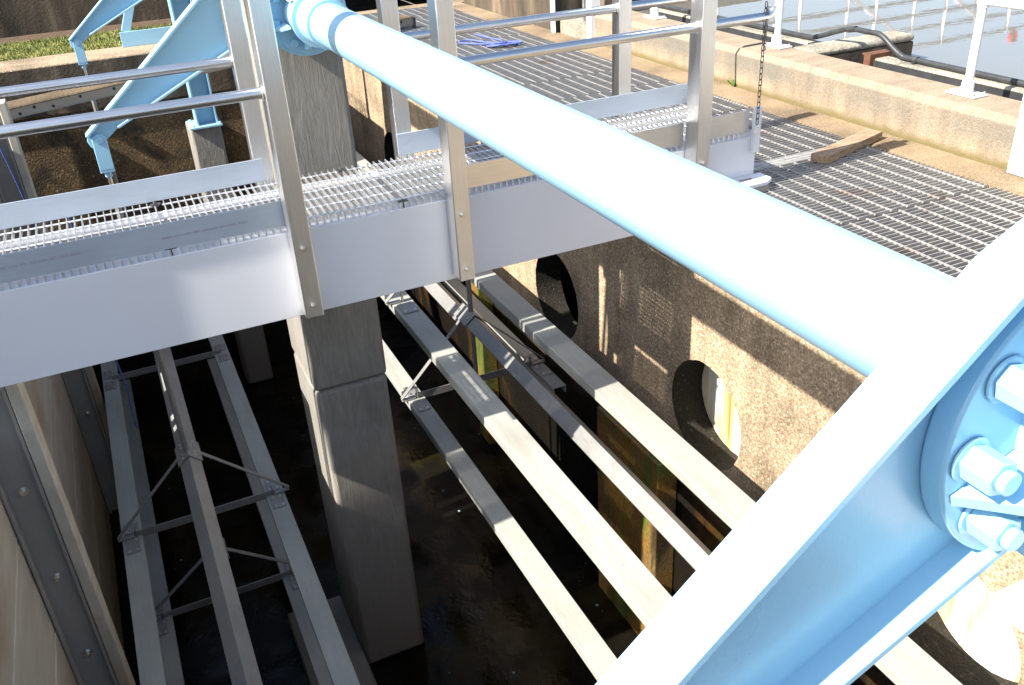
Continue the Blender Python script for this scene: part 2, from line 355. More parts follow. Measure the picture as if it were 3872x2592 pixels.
# far side: pit wall, coping, lawn, retaining wall
YF = 9.0; ZC = -.15
fw = thing('far_pit_wall', 'mossy brown wall across the far end of the tank with pale coping', 'wall')
b = MB(); b.box(-3.0, 1.45, YF, YF+.25, ZF, ZC-.12); b.build('wall', M['lichen'], fw)
b = MB(); b.box(-3.2, 1.45, YF-.02, YF+.5, ZC-.12, ZC); b.build('coping', M['curb'], fw, .012)
b = MB(); b.box(-3.2, 1.447, YF-.032, YF-.022, ZC-.42, ZC-.012); b.build('dark_band', M['darkconc'], fw)  # dark band over the coping front and the wall just below
def grass_mesh():
    m = MB(); x0, x1, y0, y1 = -3.2, 1.45, YF+.5, 10.62
    m.add([(x0,y0,ZC-.02),(x1,y0,ZC-.02),(x1,y1,ZC-.02),(x0,y1,ZC-.02)], [(0,1,2,3)])
    for _ in range(15000):
        x = random.uniform(-1.6, 1.6); y = random.uniform(y0, y1); h = random.uniform(.012,.035); a = random.uniform(0, pi); w = .006
        dx, dy = cos(a)*w, sin(a)*w; lx, ly = random.uniform(-.012,.012), random.uniform(-.012,.012)
        m.add([(x-dx,y-dy,ZC-.02),(x+dx,y+dy,ZC-.02),(x+lx,y+ly,ZC-.02+h)], [(0,1,2)])
    return m
tag(grass_mesh().build('grass', M['grass'], ang=180), 'strip of short green grass behind the far coping', 'grass', kind='stuff')
b = MB(); b.add([(-4,10.60,ZC-.015),(1.45,10.60,ZC-.015),(1.45,10.95,ZC+.01),(-4,10.95,ZC+.01)], [(0,1,2,3)]); tag(b.build('soil', M['soil']), kind='structure')
b = MB(); b.box(-6, 1.45, 10.9, 11.2, ZC-.3, 2.2); tag(b.build('retaining_wall', M['darkconc']), 'dark streaked retaining wall standing behind the lawn strip', 'wall')
b = MB(); b.box(-.55,-.37,YF-.09,YF-.034,-.318,-.308); b.box(-.55,-.37,YF-.045,YF-.034,-.35,-.318)
tag(b.build('steel_ledge', M['steeldull']), 'short grey steel angle fixed to the far tank wall', 'bracket')

b = MB(); b.box(1.2, 1.448, YF+.26, 13.5, ZF, ZC-.3); b.box(1.2, XW, 13.5, 13.7, ZF, ZC)
tag(b.build('tank_return_wall', M['lichen']), 'concrete return wall turning the tank corner behind the grey pier', 'wall')

# ------------------------------------------------------------------ baffle wall on the left
bw = thing('baffle_wall', 'stained board wall in shade along the left of the tank', 'wall')
zt = [-.20, -.72, -1.27, -1.82, -2.37, -2.90, ZF]
for i in range(6):
    for ya, yb in (((4.62, 8.95),) if i == 0 else ((-1.2, 5.36), (5.42, 5.50), (5.57, 5.93), (6.22, 8.95)) if i == 1 else ((-1.2, 8.95),)):  # unseen gaps added in this row to throw sun patches on the floor
        b = MB(); b.box(-.87, -.82+random.uniform(-.003,.003), ya, yb, zt[i+1]+.006, zt[i]-.006); b.build('board', M['plank'], bw, .006)
for i, yp in enumerate((.4, 3.8, 7.1)):
    ztop = -.04 if yp > 5 else -.33
    st = MB(); st.box(-.815, -.655, yp, yp+.012, ZF, ztop); st.box(-.815, -.80, yp-.05, yp, ZF, ztop); st.box(-.67, -.655, yp-.035, yp, ZF, ztop)
    so = st.build('stiffener', M['frpgrey'], bw, .003)
    pb = MB(); pb.box(-.652, -.60, yp-.04, yp+.10, ZF, ztop); pb.build('edge_strip', M['plank'], so, .006)
    for zb in (-1.05, -1.55, -2.05, -2.55): bo = MB(); bo.hexbolt((-.735, yp-.001, zb), (0,-1,0), .016, .016, .03 if zb < -2 else .012); bo.build('bolt', M['bolt'], so)

# ------------------------------------------------------------------ concrete piers
def pier(label, x0, x1, y0, y1, ztop, zsplit, base=True):
    t = thing('concrete_pier', label, 'pier')
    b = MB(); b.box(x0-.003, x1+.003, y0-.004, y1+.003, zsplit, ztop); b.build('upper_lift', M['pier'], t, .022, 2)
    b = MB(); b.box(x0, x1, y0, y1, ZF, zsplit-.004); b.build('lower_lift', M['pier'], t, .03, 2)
    if base:
        b = MB(); b.box(.29, x0-.002, 2.6, y1+.02, ZF, ZF+.13); b.build('footing', M['pier'], t, .012)
    return t
pier('grey board marked concrete pier under the blue shaft, behind the walkway', .684, 1.105, 4.42, 5.02, .95, -1.33)
pier('small pale concrete pier in front of the far tank wall', .66, .93, 8.62, 8.99, -.80, -2.0, False)

# ------------------------------------------------------------------ blue rocking shaft with lever arms
sh = thing('rocker_shaft', 'long light blue steel tube shaft with tapered lever arms', 'shaft')
b = MB(); b.tube([(AX[0],.30,AX[1]), (AX[0],3.86,AX[1])], .087, 48)
b.tube([(AX[0],3.84,AX[1]), (AX[0],4.26,AX[1])], .099, 48); b.tube([(AX[0],5.03,AX[1]), (AX[0],8.75,AX[1])], .087, 40)
b.build('tube', M['blue'], sh)
b = MB(); b.tube([(AX[0],4.03,AX[1]), (AX[0],4.055,AX[1])], .118, 48); b.build('collar', M['blue'], sh)

TH = radians(33.2)
def rot_mirror(p):     # mirror across the line through the hub perpendicular to the arm's centre line
    u = Vector((cos(TH), sin(TH))); d = Vector(p) - Vector(AX); return tuple(Vector(AX) + d - u*2*d.dot(u))
def arm(y0, y1, yweb, hubfront):
    a1, a2 = radians(40.84), radians(25.5)
    nt = Vector((-sin(a1), cos(a1))); nb = Vector((-sin(a2), cos(a2))); dt = Vector((cos(a1), sin(a1))); db = Vector((cos(a2), sin(a2)))
    A = Vector(AX); pin = Vector((-.066, .085))
    T0 = A + nt*.25; B0 = A - nb*.13
    tip_t = T0 + dt*((pin-T0).dot(dt)-.02); tip_b = B0 + db*((pin-B0).dot(db)+.12)
    # where the top line meets the mirror line (through the hub, perpendicular to the centre line)
    u = Vector((cos(TH), sin(TH)))
    kt = (A-T0).dot(u)/dt.dot(u); apex_t = T0 + dt*kt
    kb = (A-B0).dot(u)/db.dot(u); apex_b = B0 + db*kb
    nose = [pin + Vector((cos(t), sin(t)))*.055 for t in [radians(x) for x in (250, 215, 180, 150)]]
    left = [apex_b, tip_b] + nose + [tip_t, apex_t]
    right = [Vector(rot_mirror(p)) for p in reversed(left)][1:-1]
    web = MB(); web.prism([tuple(p) for p in left + right], 'y', yweb, yweb+.014)
    w = web.build('lever_arm', M['blue'], sh, .003)
    f = MB()
    yc = (y0+y1)/2; wd = y1-y0
    def flange(p, q): f.bar((p[0], yc, p[1]), (q[0], yc, q[1]), wd, .013, (-.6, 0, .8))
    off = .0075
    tt = tip_t - nt*off; ta = apex_t - nt*off; bt = tip_b + nb*off; ba = apex_b + nb*off
    flange(tt, ta); flange(bt, ba)
    m = lambda p: Vector(rot_mirror(p))
    flange(m(ta), m(tt)); flange(m(ba), m(bt))
    f.build('flange', M['blue'], w, .002)
    # hub disc with nuts and gussets
    d = MB(); d.tube([(A.x, hubfront, A.y), (A.x, yweb-.001, A.y)], .196, 64); hd = d.build('hub_disc', M['blue'], w, .004)
    for i in range(10):
        an = radians(36*i+2.5); p = (A.x + cos(an)*.160, hubfront-.001, A.y + sin(an)*.160)
        nb_ = MB(); nb_.tube([p, (p[0], hubfront-.005, p[2])], .029, 20); nb_.tube([(p[0], hubfront-.005, p[2]), (p[0], hubfront-.045, p[2])], .0235, 6); nb_.tube([(p[0], hubfront-.045, p[2]), (p[0], hubfront-.056, p[2])], .0145, 16)
        nb_.build('nut', M['blue'], hd, .002)
    for i in range(5):
        g = MB(); an = radians(72*i+199); c, s_ = cos(an), sin(an); px, pz = -s_*.008, c*.008
        pts = [(A.x+c*.085, hubfront-.001, A.y+s_*.085), (A.x+c*.185, hubfront-.001, A.y+s_*.185), (A.x+c*.085, hubfront-.15, A.y+s_*.085)]
        vs = [(x+px,y,z+pz) for x,y,z in pts]+[(x-px,y,z-pz) for x,y,z in pts]
        g.add(vs, [(0,1,2),(5,4,3),(0,3,4,1),(1,4,5,2),(2,5,3,0)]); g.build('gusset', M['blue'], hd)
    return pin
arm(.520, .594, .568, .533)
arm(5.06, 5.14, 5.10, 5.07)
arm(8.36, 8.44, 8.40, 8.37)

# bearings
def bearing(label, y, dirn, ring=True):
    t = thing('shaft_bearing', label, 'bearing')
    d = MB(); d.tube([(AX[0],y,AX[1]), (AX[0],y+.032*dirn,AX[1])], .195, 64); d.build('flange_disc', M['bluedark'], t, .004)
    d = MB(); d.tube([(AX[0],y+.033*dirn,AX[1]), (AX[0],y+.118*dirn,AX[1])], .15, 48); d.build('housing', M['bluedark'], t, .004)
    d = MB(); d.tube([(AX[0],y-.02*dirn,AX[1]), (AX[0],y,AX[1])], .178, 64); d.build('cover_plate', M['bluedark'], t, .003)
    for i in range(8):
        an = radians(45*i+14); x, z = AX[0]+cos(an)*.145, AX[1]+sin(an)*.145
        m = MB(); m.tube([(x,y-.021*dirn,z), (x,y-.026*dirn,z)], .024, 20); m.tube([(x,y-.026*dirn,z), (x,y-.042*dirn,z)], .02, 6); m.build('bolt', M['bluedark'], t, .0015)
    for i in range(6):
        g = MB(); an = radians(60*i+20); c, s_ = cos(an), sin(an); px, pz = -s_*.007, c*.007
        pts = [(AX[0]+c*.11, y-.021*dirn, AX[1]+s_*.11), (AX[0]+c*.17, y-.021*dirn, AX[1]+s_*.17), (AX[0]+c*.15, y-.10*dirn, AX[1]+s_*.15), (AX[0]+c*.11, y-.15*dirn, AX[1]+s_*.11)]
        vs = [(x+px,yy,z+pz) for x,yy,z in pts]+[(x-px,yy,z-pz) for x,yy,z in pts]
        g.add(vs, [(0,1,2,3),(7,6,5,4),(0,4,5,1),(1,5,6,2),(2,6,7,3),(3,7,4,0)]); g.build('gusset', M['blue'], t)
    return t
bearing('round blue bolted bearing flange on the face of the grey pier', 4.30, 1)
# stub column bearing stand at the far end
st = thing('bearing_stand', 'blue steel stub column with base plate on the small far pier', 'stand')
b = MB(); b.box(.655, .945, 8.56, 8.86, -.797, -.777); b.build('base_plate', M['blue'], st, .003)
b = MB(); b.box(.73, .745, 8.60, 8.82, -.777, .5); b.box(.90, .915, 8.60, 8.82, -.777, .5); b.box(.745, .90, 8.70, 8.714, -.777, .5); b.build('column', M['blue'], st, .002)
b = MB(); b.box(.72, 1.14, 8.58, 8.84, .5, .60); b.build('bearing_block', M['blue'], st, .01)
for x, y in ((.69,8.6),(.69,8.82),(.925,8.585)):
    m = MB(); m.hexbolt((x,y,-.777), (0,0,1), .014, .016); m.build('bolt', M['blue'], st)
# second stand on the coping : sole plate with raking brace
s2 = thing('raking_brace', 'blue raking brace on an angle base standing on the far coping', 'frame')
b = MB(); b.box(.30, 1.35, YF+.395, YF+.405, ZC+.001, ZC+.135); b.box(.30, 1.35, YF+.30 if False else YF+.405, YF+.50, ZC+.001, ZC+.012); b.build('base_angle', M['blue'], s2, .002)
b = MB(); b.bar((.355, YF+.43, ZC+.13), (.80, YF+.43, 1.05), .05, .075, (-.8,0,.5)); b.build('brace', M['blue'], s2, .002)
b = MB(); b.bar((.86, YF+.43, ZC+.013), (.86, YF+.43, 1.2), .06, .07, (0,1,0)); b.build('upright', M['blue'], s2, .002)
# near bearing plate in front of the near hub
nb_ = thing('bearing_bracket', 'flat pale steel plate jutting in below the big bolted blue hub', 'bracket')
b = MB(); b.box(.82, 1.5, -.1, .50, .475, .495); b.build('plate', M['offwhite'], nb_, .003)  # off-white colour stands for blue paint blown out by the sun
b = MB(); b.box(.96, .98, .0, .46, .20, .475); b.build('rib', M['blue'], nb_, .003)

# ------------------------------------------------------------------ paddle frames
def beam(m, xl, xr, y0, y1, ztop, h=.045):
    w = .008
    m.box(xl, xr, y0, y1, ztop-w, ztop); m.box(xl, xl+w, y0, y1, ztop-h, ztop-w); m.box(xr-w, xr, y0, y1, ztop-h, ztop-w); return m
def plate(t, x0, x1, y0, y1, z):
    m = MB(); m.box(x0, x1, y0, y1, z, z+.006); p = m.build('splice_plate', M['steel'], t, .001)
    for x in (x0+.018, x1-.018):
        for y in (y0+.02, y1-.02): k = MB(); k.hexbolt((x, y, z+.006), (0,0,1), .0075, .009); k.build('bolt', M['bolt'], p)
def ridge(t, x, z, y0, y1, w=.085):
    m = MB(); a = radians(42); dx, dz = cos(a)*w, sin(a)*w; th = .006
    for s in (-1, 1):
        m.prism([(x, z), (x+s*dx, z-dz), (x+s*dx, z-dz-th), (x, z-th)], 'y', y0, y1)
    m.build('ridge_angle', M['steel'], t, .001)
def apex(t, x, z, y):
    m = MB(); a = radians(42); w = .10; dx, dz = cos(a)*w, sin(a)*w
    for s in (-1, 1):
        m.prism([(x, z+.010), (x+s*dx, z-dz+.010), (x+s*dx, z-dz+.003), (x, z+.003)], 'y', y-.11, y+.11)
    p = m.build('apex_plate', M['steel'], t, .001)
    for s in (-1, 1):
        for yy in (y-.08, y-.04, y+.04, y+.08):
            c = (x+s*dx*.5, yy, z-dz*.5+.009); k = MB(); k.hexbolt(c, (s*sin(a), 0, cos(a)), .0075, .009); k.build('bolt', M['bolt'], p)
def braces(t, x, za, y, xl, xr, zf, sides=(-1, 1), cross=True):
    for s in sides:
        xe = xl if s < 0 else xr
        m = MB(); m.bar((x+s*.05, y, za-.05), (xe, y, zf+.02), .034, .008, (s*.7,0,.7)); m.box(min(xe, xe-s*.10), max(xe, xe-s*.10), y-.018, y+.018, zf+.004, zf+.011)
        m.box(min(xe-s*.11, xe-s*.117), max(xe-s*.11, xe-s*.117), y-.018, y+.018, zf+.004, zf+.075)
        m.build('brace', M['steel'], t, .0015)
    if cross:
        m = MB(); m.box(xl+.10, xr-.10, y-.004, y+.004, zf-.02, zf+.035); m.build('crossbar', M['steel'], t, .001)
def rod(t, x, y, ztop, zbot, clevis=True):
    m = MB(); m.cyl((x, y, ztop-.30), (x, y, zbot), .017, 18); m.build('hanger_rod', M['steel'], t)
    if clevis:
        m = MB(); r = .036
        for s in (-1, 1):
            poly = [(x+cos(a)*r, ztop+sin(a)*r) for a in [radians(q) for q in range(0, 181, 20)]] + [(x-r, ztop-.155), (x+r, ztop-.155)]
            m.prism(poly, 'y', y+s*.026-.006, y+s*.026+.006)
        m.box(x-r, x+r, y-.031, y+.031, ztop-.17, ztop-.12); m.tube([(x,y-.04,ztop),(x,y+.04,ztop)], .018, 16); m.tube([(x,y,ztop-.17),(x,y,ztop-.20)], .02, 6)
        m.build('clevis', M['blue'], t, .003)
        m = MB(); m.cyl((x, y, ztop-.20), (x, y, ztop-.31), .011, 14); m.build('threaded_end', M['bolt'], t)

lt = thing('paddle_frame', 'pale beam frame hanging in deep shade along the board wall', 'paddle frame', group='hanging paddle frames')
LX = -.058; Y1 = 5.14
for (xl, xr, z) in ((-.578,-.454,-2.44), (.339,.462,-2.44), (-.565,-.437,-3.16), (.32,.445,-3.16)):
    m = MB(); beam(m, xl, xr, -.8, 8.7, z); m.build('beam', M['frp'], lt, .003)
for z, zf in ((-1.895,-2.44), (-2.70,-3.16)):
    ridge(lt, LX, z, -.8, 8.7)
    for y in (Y1, 7.36, 2.95):
        if y > 7 and z < -2: continue
        apex(lt, LX, z, y); braces(lt, LX, z, y, -.60, .50, zf, (-1,1) if y < 7 else ())
        for (x0, x1) in ((-.56,-.475), (.362,.445)):
            plate(lt, x0, x1, y-.17, y-.03, zf+.001); plate(lt, x0, x1, y+.03, y+.16, zf+.001)
for y in (.574, 5.107, 8.407): rod(lt, LX-.006, y, .085, -3.0)

rt = thing('paddle_frame', 'pale beam frame lit by stripes of sun beside the ported wall', 'paddle frame', group='hanging paddle frames')
RX = 1.905
for (xl, xr, z, y0, y1) in ((1.40,1.522,-2.01,-.8,8.7), (2.345,2.445,-2.01,4.77,8.7), (1.377,1.52,-1.26,-.8,8.7), (2.00,2.155,-1.26,-.8,8.7)):
    m = MB(); beam(m, xl, xr, y0, y1, z, .06); m.build('beam', M['frp'], rt, .003)
ridge(rt, RX, -1.445, -.8, Y1-.02); ridge(rt, RX-.02, -1.465, Y1+.02, 8.7)
apex(rt, RX, -1.44, Y1); braces(rt, RX, -1.44, Y1, 1.36, 2.46, -2.01)
for (x0, x1) in ((1.42,1.505), (2.355,2.435)):
    plate(rt, x0, x1, Y1-.19, Y1-.04, -2.009); plate(rt, x0, x1, Y1+.03, Y1+.16, -2.009)
plate(rt, 1.40, 1.50, Y1-.19, Y1-.04, -1.259)
braces(rt, RX, -.72, Y1, 1.34, 2.2, -1.26, (-1,), False)
for y in (.574, 5.107, 8.407): rod(rt, RX+.004, y, 1.315, -2.0)

# ------------------------------------------------------------------ gratings
def grating(m, x0, x1, y0, y1, z, along, pitch, h, t, cph, cp, band=True):
    if along == 'y':
        x = x0 + pitch*.5
        while x < x1: m.box(x-t/2, x+t/2, y0, y1, z-h, z); x += pitch
        y = cph
        while y < y1-.02:
            if y > y0+.02: m.bar((x0+.004, y, z-.005), (x1-.004, y, z-.005), .0065, .0065, (0,.7,.7))
            y += cp
    else:
        y = y0 + pitch*.5
        while y < y1: m.box(x0, x1, y-t/2, y+t/2, z-h, z); y += pitch
        x = cph
        while x < x1-.01:
            if x > x0+.01: m.bar((x, y0+.004, z-.0042), (x, y1-.004, z-.0042), .0075, .0075)
            x += cp
    return m
seams = [-.8, .12, 1.04, 1.96, 2.88, 3.69, 3.80, 4.72, 5.66, 6.22, 7.16, 8.1, 9.04, 9.7, 10.39]
wh = ['lying before the near blue arm', 'beside the big flat pale panel', 'showing through under the blue tube', 'rusty and right of the blue tube', 'under the timber offcut', None, 'at the white bridge end plate', 'past the bridge toe boards', 'narrow one past the bridge', 'under the blue rope', 'past the blue rope', 'by the gate posts', 'at the end of the scaffold board', 'narrow one against the cross slab']
for i in range(len(seams)-1):
    y0, y1 = seams[i], seams[i+1]
    if y1 < 1: continue
    if i == 5:
        m = MB(); m.box(XW+.12, 3.845, y0+.004, y1-.004, ZD-.008, ZD-.002)
        for k in range(3): m.box(XW+.12, 3.845, y0+.02+k*.035, y0+.023+k*.035, ZD-.002, ZD+.001)
        tag(m.build('cover_strip', M['galv']), 'plain grey steel strip between two deck gratings by the timber', 'strip'); continue
    m = MB(); grating(m, XW+.11, 3.845, y0+.003, y1-.003, ZD, 'x', .0302, .032, .0038, 2.816+[0,.02,.0,.03,0,0,.05,.01,.04,.0,.03,.06,.02,.05][i], .0992)
    tag(m.build('grating_panel', M['galv']), 'galvanized deck grating ' + wh[i], 'grating', 'deck gratings over the channel')

# ------------------------------------------------------------------ walkway bridge
wk = thing('walkway_bridge', 'white girder footbridge with aluminium grating, posts and rails', 'footbridge')
def girder(y, s):    # s = +1: flanges run towards +y
    m = MB(); x0, xe, xc = -3.2, 2.915, 2.46; t = .008
    poly = [(x0,-.026),(xe,-.026),(xe,-.235),(xc+.14,-.235),(xc+.07,-.27),(xc+.02,-.34),(xc,-.405),(x0,-.405)]
    m.prism(poly, 'y', min(y, y+s*t), max(y, y+s*t))
    a, b_ = sorted((y+s*t, y+s*.09)); m.box(x0, xe, a, b_, -.036, -.026); m.box(x0, xc, a, b_, -.405, -.394)
    return m.build('girder', M['white'], wk, .002)
girder(YG, 1); girder(4.11, -1)
m = MB()
for x in (-1.5, -.3, .6, 1.3, 2.2, 2.8): m.box(x, x+.008, YG+.1, 4.01, -.22, -.05)
m.build('cross_member', M['white'], wk)
m = MB(); poly = [(2.72,3.40),(2.90,3.40),(2.955,3.435),(2.955,3.53),(2.72,3.53)]
m.prism(poly, 'z', -.245, -.222); bp = m.build('bearing_plate', M['white'], wk, .004)
m = MB(); m.box(2.79, 2.86, 3.465, 3.485, -.2215, -.221); m.build('slot', M['steeldull'], bp)
m = MB(); m.box(2.66, 2.672, 3.485, 3.529, -.235, -.165); m.build('guide_lug', M['white'], wk, .002)
m = MB(); m.box(2.80, 2.915, 3.40, 3.53, ZD+.001, -.246); m.build('shim', M['steeldull'], wk)
m = MB(); m.box(2.88, 2.915, 3.500, 3.528, -.10, .125); m.build('end_plate', M['white'], wk, .002)
panels = [(-3.2,-1.75), (-1.745,-.8), (-.795,.118), (.122,1.07), (1.075,2.0), (2.005,2.905)]
for a, c in panels:
    m = MB(); grating(m, a, c, YG+.002, 4.175, 0, 'y', .0302, .0225, .0042, 3.60, .1055)
    gp = m.build('grating_panel', M['alugrate'], wk)
def clip(x, y):
    m = MB(); m.box(x-.022, x+.022, y-.012, y+.012, .001, .004); m.tube([(x,y,.004),(x,y,.009)], .007, 6); m.tube([(x,y-.006,-.03),(x,y-.006,.003)], .004, 8); m.build('grating_clip', M['chain'], wk)
for x, y in ((.10,3.55),(1.06,3.55),(.10,4.13),(.95,4.13)): clip(x, y)
# toe boards
def toe(x0, x1, y0, y1, mt='alutoe'):
    m = MB(); m.box(x0, x1, y0, y1, .001, .108); return m.build('toe_board', M[mt], wk, .001)
tf = toe(-3.2, .553, 3.541, 3.547); toe(1.318, 2.485, 3.541, 3.547, 'alu'); toe(2.561, 2.872, 3.541, 3.547, 'alu')
toe(-3.2, .60, 4.176, 4.182); tbb = toe(1.255, 2.945, 4.176, 4.182)
for z in (.035, .085): k = MB(); k.tube([(2.915, 4.1755, z), (2.915, 4.173, z)], .005, 12); k.build('bolt', M['bolt'], tbb)
# posts
ZR = .552
def post(x0, x1, y0, y1, z0, z1, bolts=None):
    m = MB(); m.box(x0, x1, y0, y1, z0, z1); p = m.build('post', M['aluv'], wk, .004, 2)
    if bolts:
        for z in bolts:
            k = MB(); k.hexbolt(((x0+x1)/2, y0-.001, z), (0,-1,0), .0105, .011, .004); k.build('bolt', M['bolt'], p)
    return p
for x0, x1 in ((-.95,-.874), (.55,.626), (1.245,1.319), (2.487,2.563)):
    post(x0, x1, 3.43, 3.529, -.380, 1.09, (-.069, -.325))
for x0, x1 in ((-.96,-.88), (.561,.641), (1.256,1.336), (2.513,2.588)):
    post(x0, x1, 4.184, 4.262, -.36, 1.09)
    m = MB(); m.box(x0+.01, x1-.01, 4.112, 4.183, -.30, -.06); m.build('spacer', M['alu'], wk)
def rail(pts, r=.0215): m = MB(); m.tube(pts, r, 24); return m.build('rail', M['alu'], wk)
def elbow(x, y, z0, z1, x_start, zs):
    pts = [(x_start, y, zs)]
    for a in range(0, 91, 15): pts.append((x-.045+.045*sin(radians(a)), y, zs+.045-.045*cos(radians(a))))
    pts += [(x, y, z1-.05)]
    for a in range(0, 91, 15): pts.append((x-.05+.05*cos(radians(a)), y, z1-.05+.05*sin(radians(a))))
    pts.append((x_start, y, z1)); return pts
rail([(-3.2,3.48,ZR),(-.95,3.48,ZR)]); rail([(-.874,3.48,ZR),(.552,3.48,ZR)]); rail([(1.317,3.48,ZR),(2.489,3.48,ZR)])
rail(elbow(2.915, 3.48, 0, .82, 2.561, ZR)[:-9]); rail([(-3.2,3.48,1.112),(.62,3.48,1.112)]); rail([(1.25,3.48,1.112),(2.562,3.48,1.112)])
for z in (ZR-.008, 1.112):
    rail([(-3.2,4.223,z),(.64 if z > 1 else .563,4.223,z)]); rail([(1.26 if z > 1 else 1.334,4.223,z),(2.515,4.223,z)]); 
    if z < 1: rail([(2.586,4.223,z),(2.945,4.223,z)])
# weld beads
for (x, y, z, s) in ((.549,3.48,ZR,-1), (1.32,3.48,ZR,1), (2.486,3.48,ZR,-1), (2.564,3.48,ZR,1), (.56,4.223,ZR-.008,-1), (2.512,4.223,ZR-.008,-1), (1.337,4.223,ZR-.008,1)):
    k = MB(); k.tube([(x+s*.001, y+cos(a)*.0235, z+sin(a)*.0235) for a in [2*pi*i/22 for i in range(22)]], [.0045+random.uniform(-.0012,.0015) for _ in range(22)], 8, closed=True); k.build('weld_bead', M['bolt'], wk)
# stamped red text on the toe boards, upside down
def lettering(body, size, x, y, z, parent):
    cu = bpy.data.curves.new('stamp', 'FONT'); cu.body = body; cu.size = size; cu.align_x = 'LEFT'; cu.extrude = .0001
    o = bpy.data.objects.new('tmp', cu); COL.objects.link(o); bpy.context.view_layer.update()
    me = bpy.data.meshes.new_from_object(o.evaluated_get(bpy.context.evaluated_depsgraph_get())); bpy.data.objects.remove(o)
    me.materials.clear(); me.materials.append(M['ink']); me.name = 'lettering'
    t = bpy.data.objects.new('lettering', me); COL.objects.link(t); t.parent = parent
    # text reads upside down for somebody looking along +y
    t.matrix_world = Matrix.Translation((x, y, z)) @ Matrix.Rotation(pi, 4, 'Y') @ Matrix.Rotation(radians(90), 4, 'X')
    t.matrix_parent_inverse = Matrix.Identity(4)
    return t
lettering('MADE  8 0061/1800  ASTM B221  6061-T6511  00A-ZC/8  LOT 24069B', .013, -.215, 3.5405, .062, tf)
lettering('SAPA  8 0061/1600  ASTM B221  6061-T6511  LOT 24069B'.replace('SAPA', 'MADE'), .013, .405, 3.5405, .055, tf)

# chain hanging from the rail end
def chain_links(m, x, y, z0, z1):
    z = z0; i = 0; L = .032; r = .0021; w = .008
    while z - L > z1:
        pts = []
        for a in range(0, 360, 30):
            s_, c = sin(radians(a)), cos(radians(a)); du = w*s_; dz = (L/2-w)*(1 if c > 0 else -1) + w*c
            pts.append((x + (du if i % 2 else 0) + random.uniform(-.0006,.0006), y + (0 if i % 2 else du), z-L/2+dz))
        m.tube(pts, r, 6, closed=True); z -= L-2*r*1.2; i += 1
    return z
ch = thing('safety_chain', 'dark steel chain with hook hanging from the rail end', 'chain')
m = MB(); zz = chain_links(m, 2.868, 3.475, .62, .03); m.build('links', M['chain'], ch)
m = MB(); m2 = chain_links(m, 2.866, 3.462, .60, .40); m.build('links', M['chain'], ch)
m = MB(); pts = [(2.868+.012*sin(t*1.0), 3.475, zz-.005-.03*t/3.0) for t in [i*.35 for i in range(18)]]; m.tube(pts, .003, 8)
m.build('hook', M['bolt'], ch)

# ------------------------------------------------------------------ right side: kerb, launder, water, block, pipe
cb = thing('kerb_wall', 'low tan concrete kerb wall with a vertical joint beside the deck gratings', 'kerb')
for y0, y1 in ((-3.0, 5.215), (5.232, 7.30)):
    m = MB(); m.prism([(4.085,-.6),(4.085,-.235),(4.075,-.05),(4.105,-.012),(4.37,-.010),(4.38,-.02),(4.38,-.6)], 'y', y0, y1); m.build('kerb', M['curbface'], cb, .006)
m = MB(); m.tube([(4.10,5.222,-.262),(4.09,5.222,-.05),(4.14,5.222,-.008),(4.3,5.222,-.004)], .006, 8); m.build('joint_filler', M['black'], cb)
k = thing('weed', 'tiny green weed at the foot of the kerb joint', 'plant')
m = MB()
for (dx, dy, h) in ((-.03,-.01,.06), (-.02,.02,.08), (-.05,.01,.05), (-.015,-.03,.045)):
    p = Vector((4.07,5.222,ZD)); q = p+Vector((dx,dy,h)); w = Vector((.0,.012,.006)); md = (p+q)/2+Vector((0,0,.015)); m.add([p, md-w, q, md+w], [(0,1,2,3)])
m.build('leaf', M['weed'], k)
kb = MB(); kb.box(4.085, 4.38, 8.05, 10.3, -.6, .05); kb.box(4.085, 4.38, 7.97, 8.05, -.6, .02)  # darker concrete than the kerb before the gate posts
tag(kb.build('dark_kerb', M['darkconc'], None, .01), 'taller black kerb wall beyond the gate posts', 'kerb')
b = MB(); b.box(4.38, 4.63, -3.0, 10.3, -.6, -.165); tag(b.build('trough_floor', M['lip']), kind='structure')
lp = thing('launder_lip', 'thin rough concrete trough wall edging the water', 'wall')
for y0, y1 in ((-3.0, 4.50), (5.05, 7.2)):
    m = MB(); m.box(4.63, 4.75, y0, y1, -.9, -.035); m.build('wall', M['lip'], lp, .012)
    m = MB(); m.box(4.6265, 4.6285, y0, y1, -.092, -.048); m.build('tar_band', M['black'], lp)
cbk = thing('concrete_block', 'pale topped concrete block jutting from the kerb into the water', 'block')
b = MB(); b.box(4.382, 5.30, 4.80, 5.015, -.055, -.008); b.build('cap', M['lip'], cbk, .02); b = MB(); b.box(4.382, 5.297, 4.803, 5.012, -1.2, -.056)
b.build('body', M['darkconc'], cbk, .01)  # near-black body holds stain and the shade of its near side
tag(cbk, 'pale topped concrete block jutting from the kerb into the water', 'block')
bb = MB(); bb.box(4.60, 4.63, 4.505, 4.56, -.5, -.02); bb.box(4.63, 4.78, 4.505, 4.515, -.5, -.02); bb.box(4.60, 4.80, 4.505, 4.58, -.02, -.012)
tag(bb.build('gate_guide', M['rust']), 'rusty steel guide at the end of the trough wall by the block', 'guide')
b = MB(); b.add([(4.75,-6,-.20),(60,-6,-.20),(60,40,-.20),(4.75,40,-.20)], [(0,1,2,3)]); tag(b.build('water', M['water']), kind='structure')
b = MB(); b.box(4.75, 6.7, 8.2, 8.5, -1.2, -.09); tag(b.build('tank_divider', M['darkconc']), 'dark green stained divider wall standing in the water', 'wall')
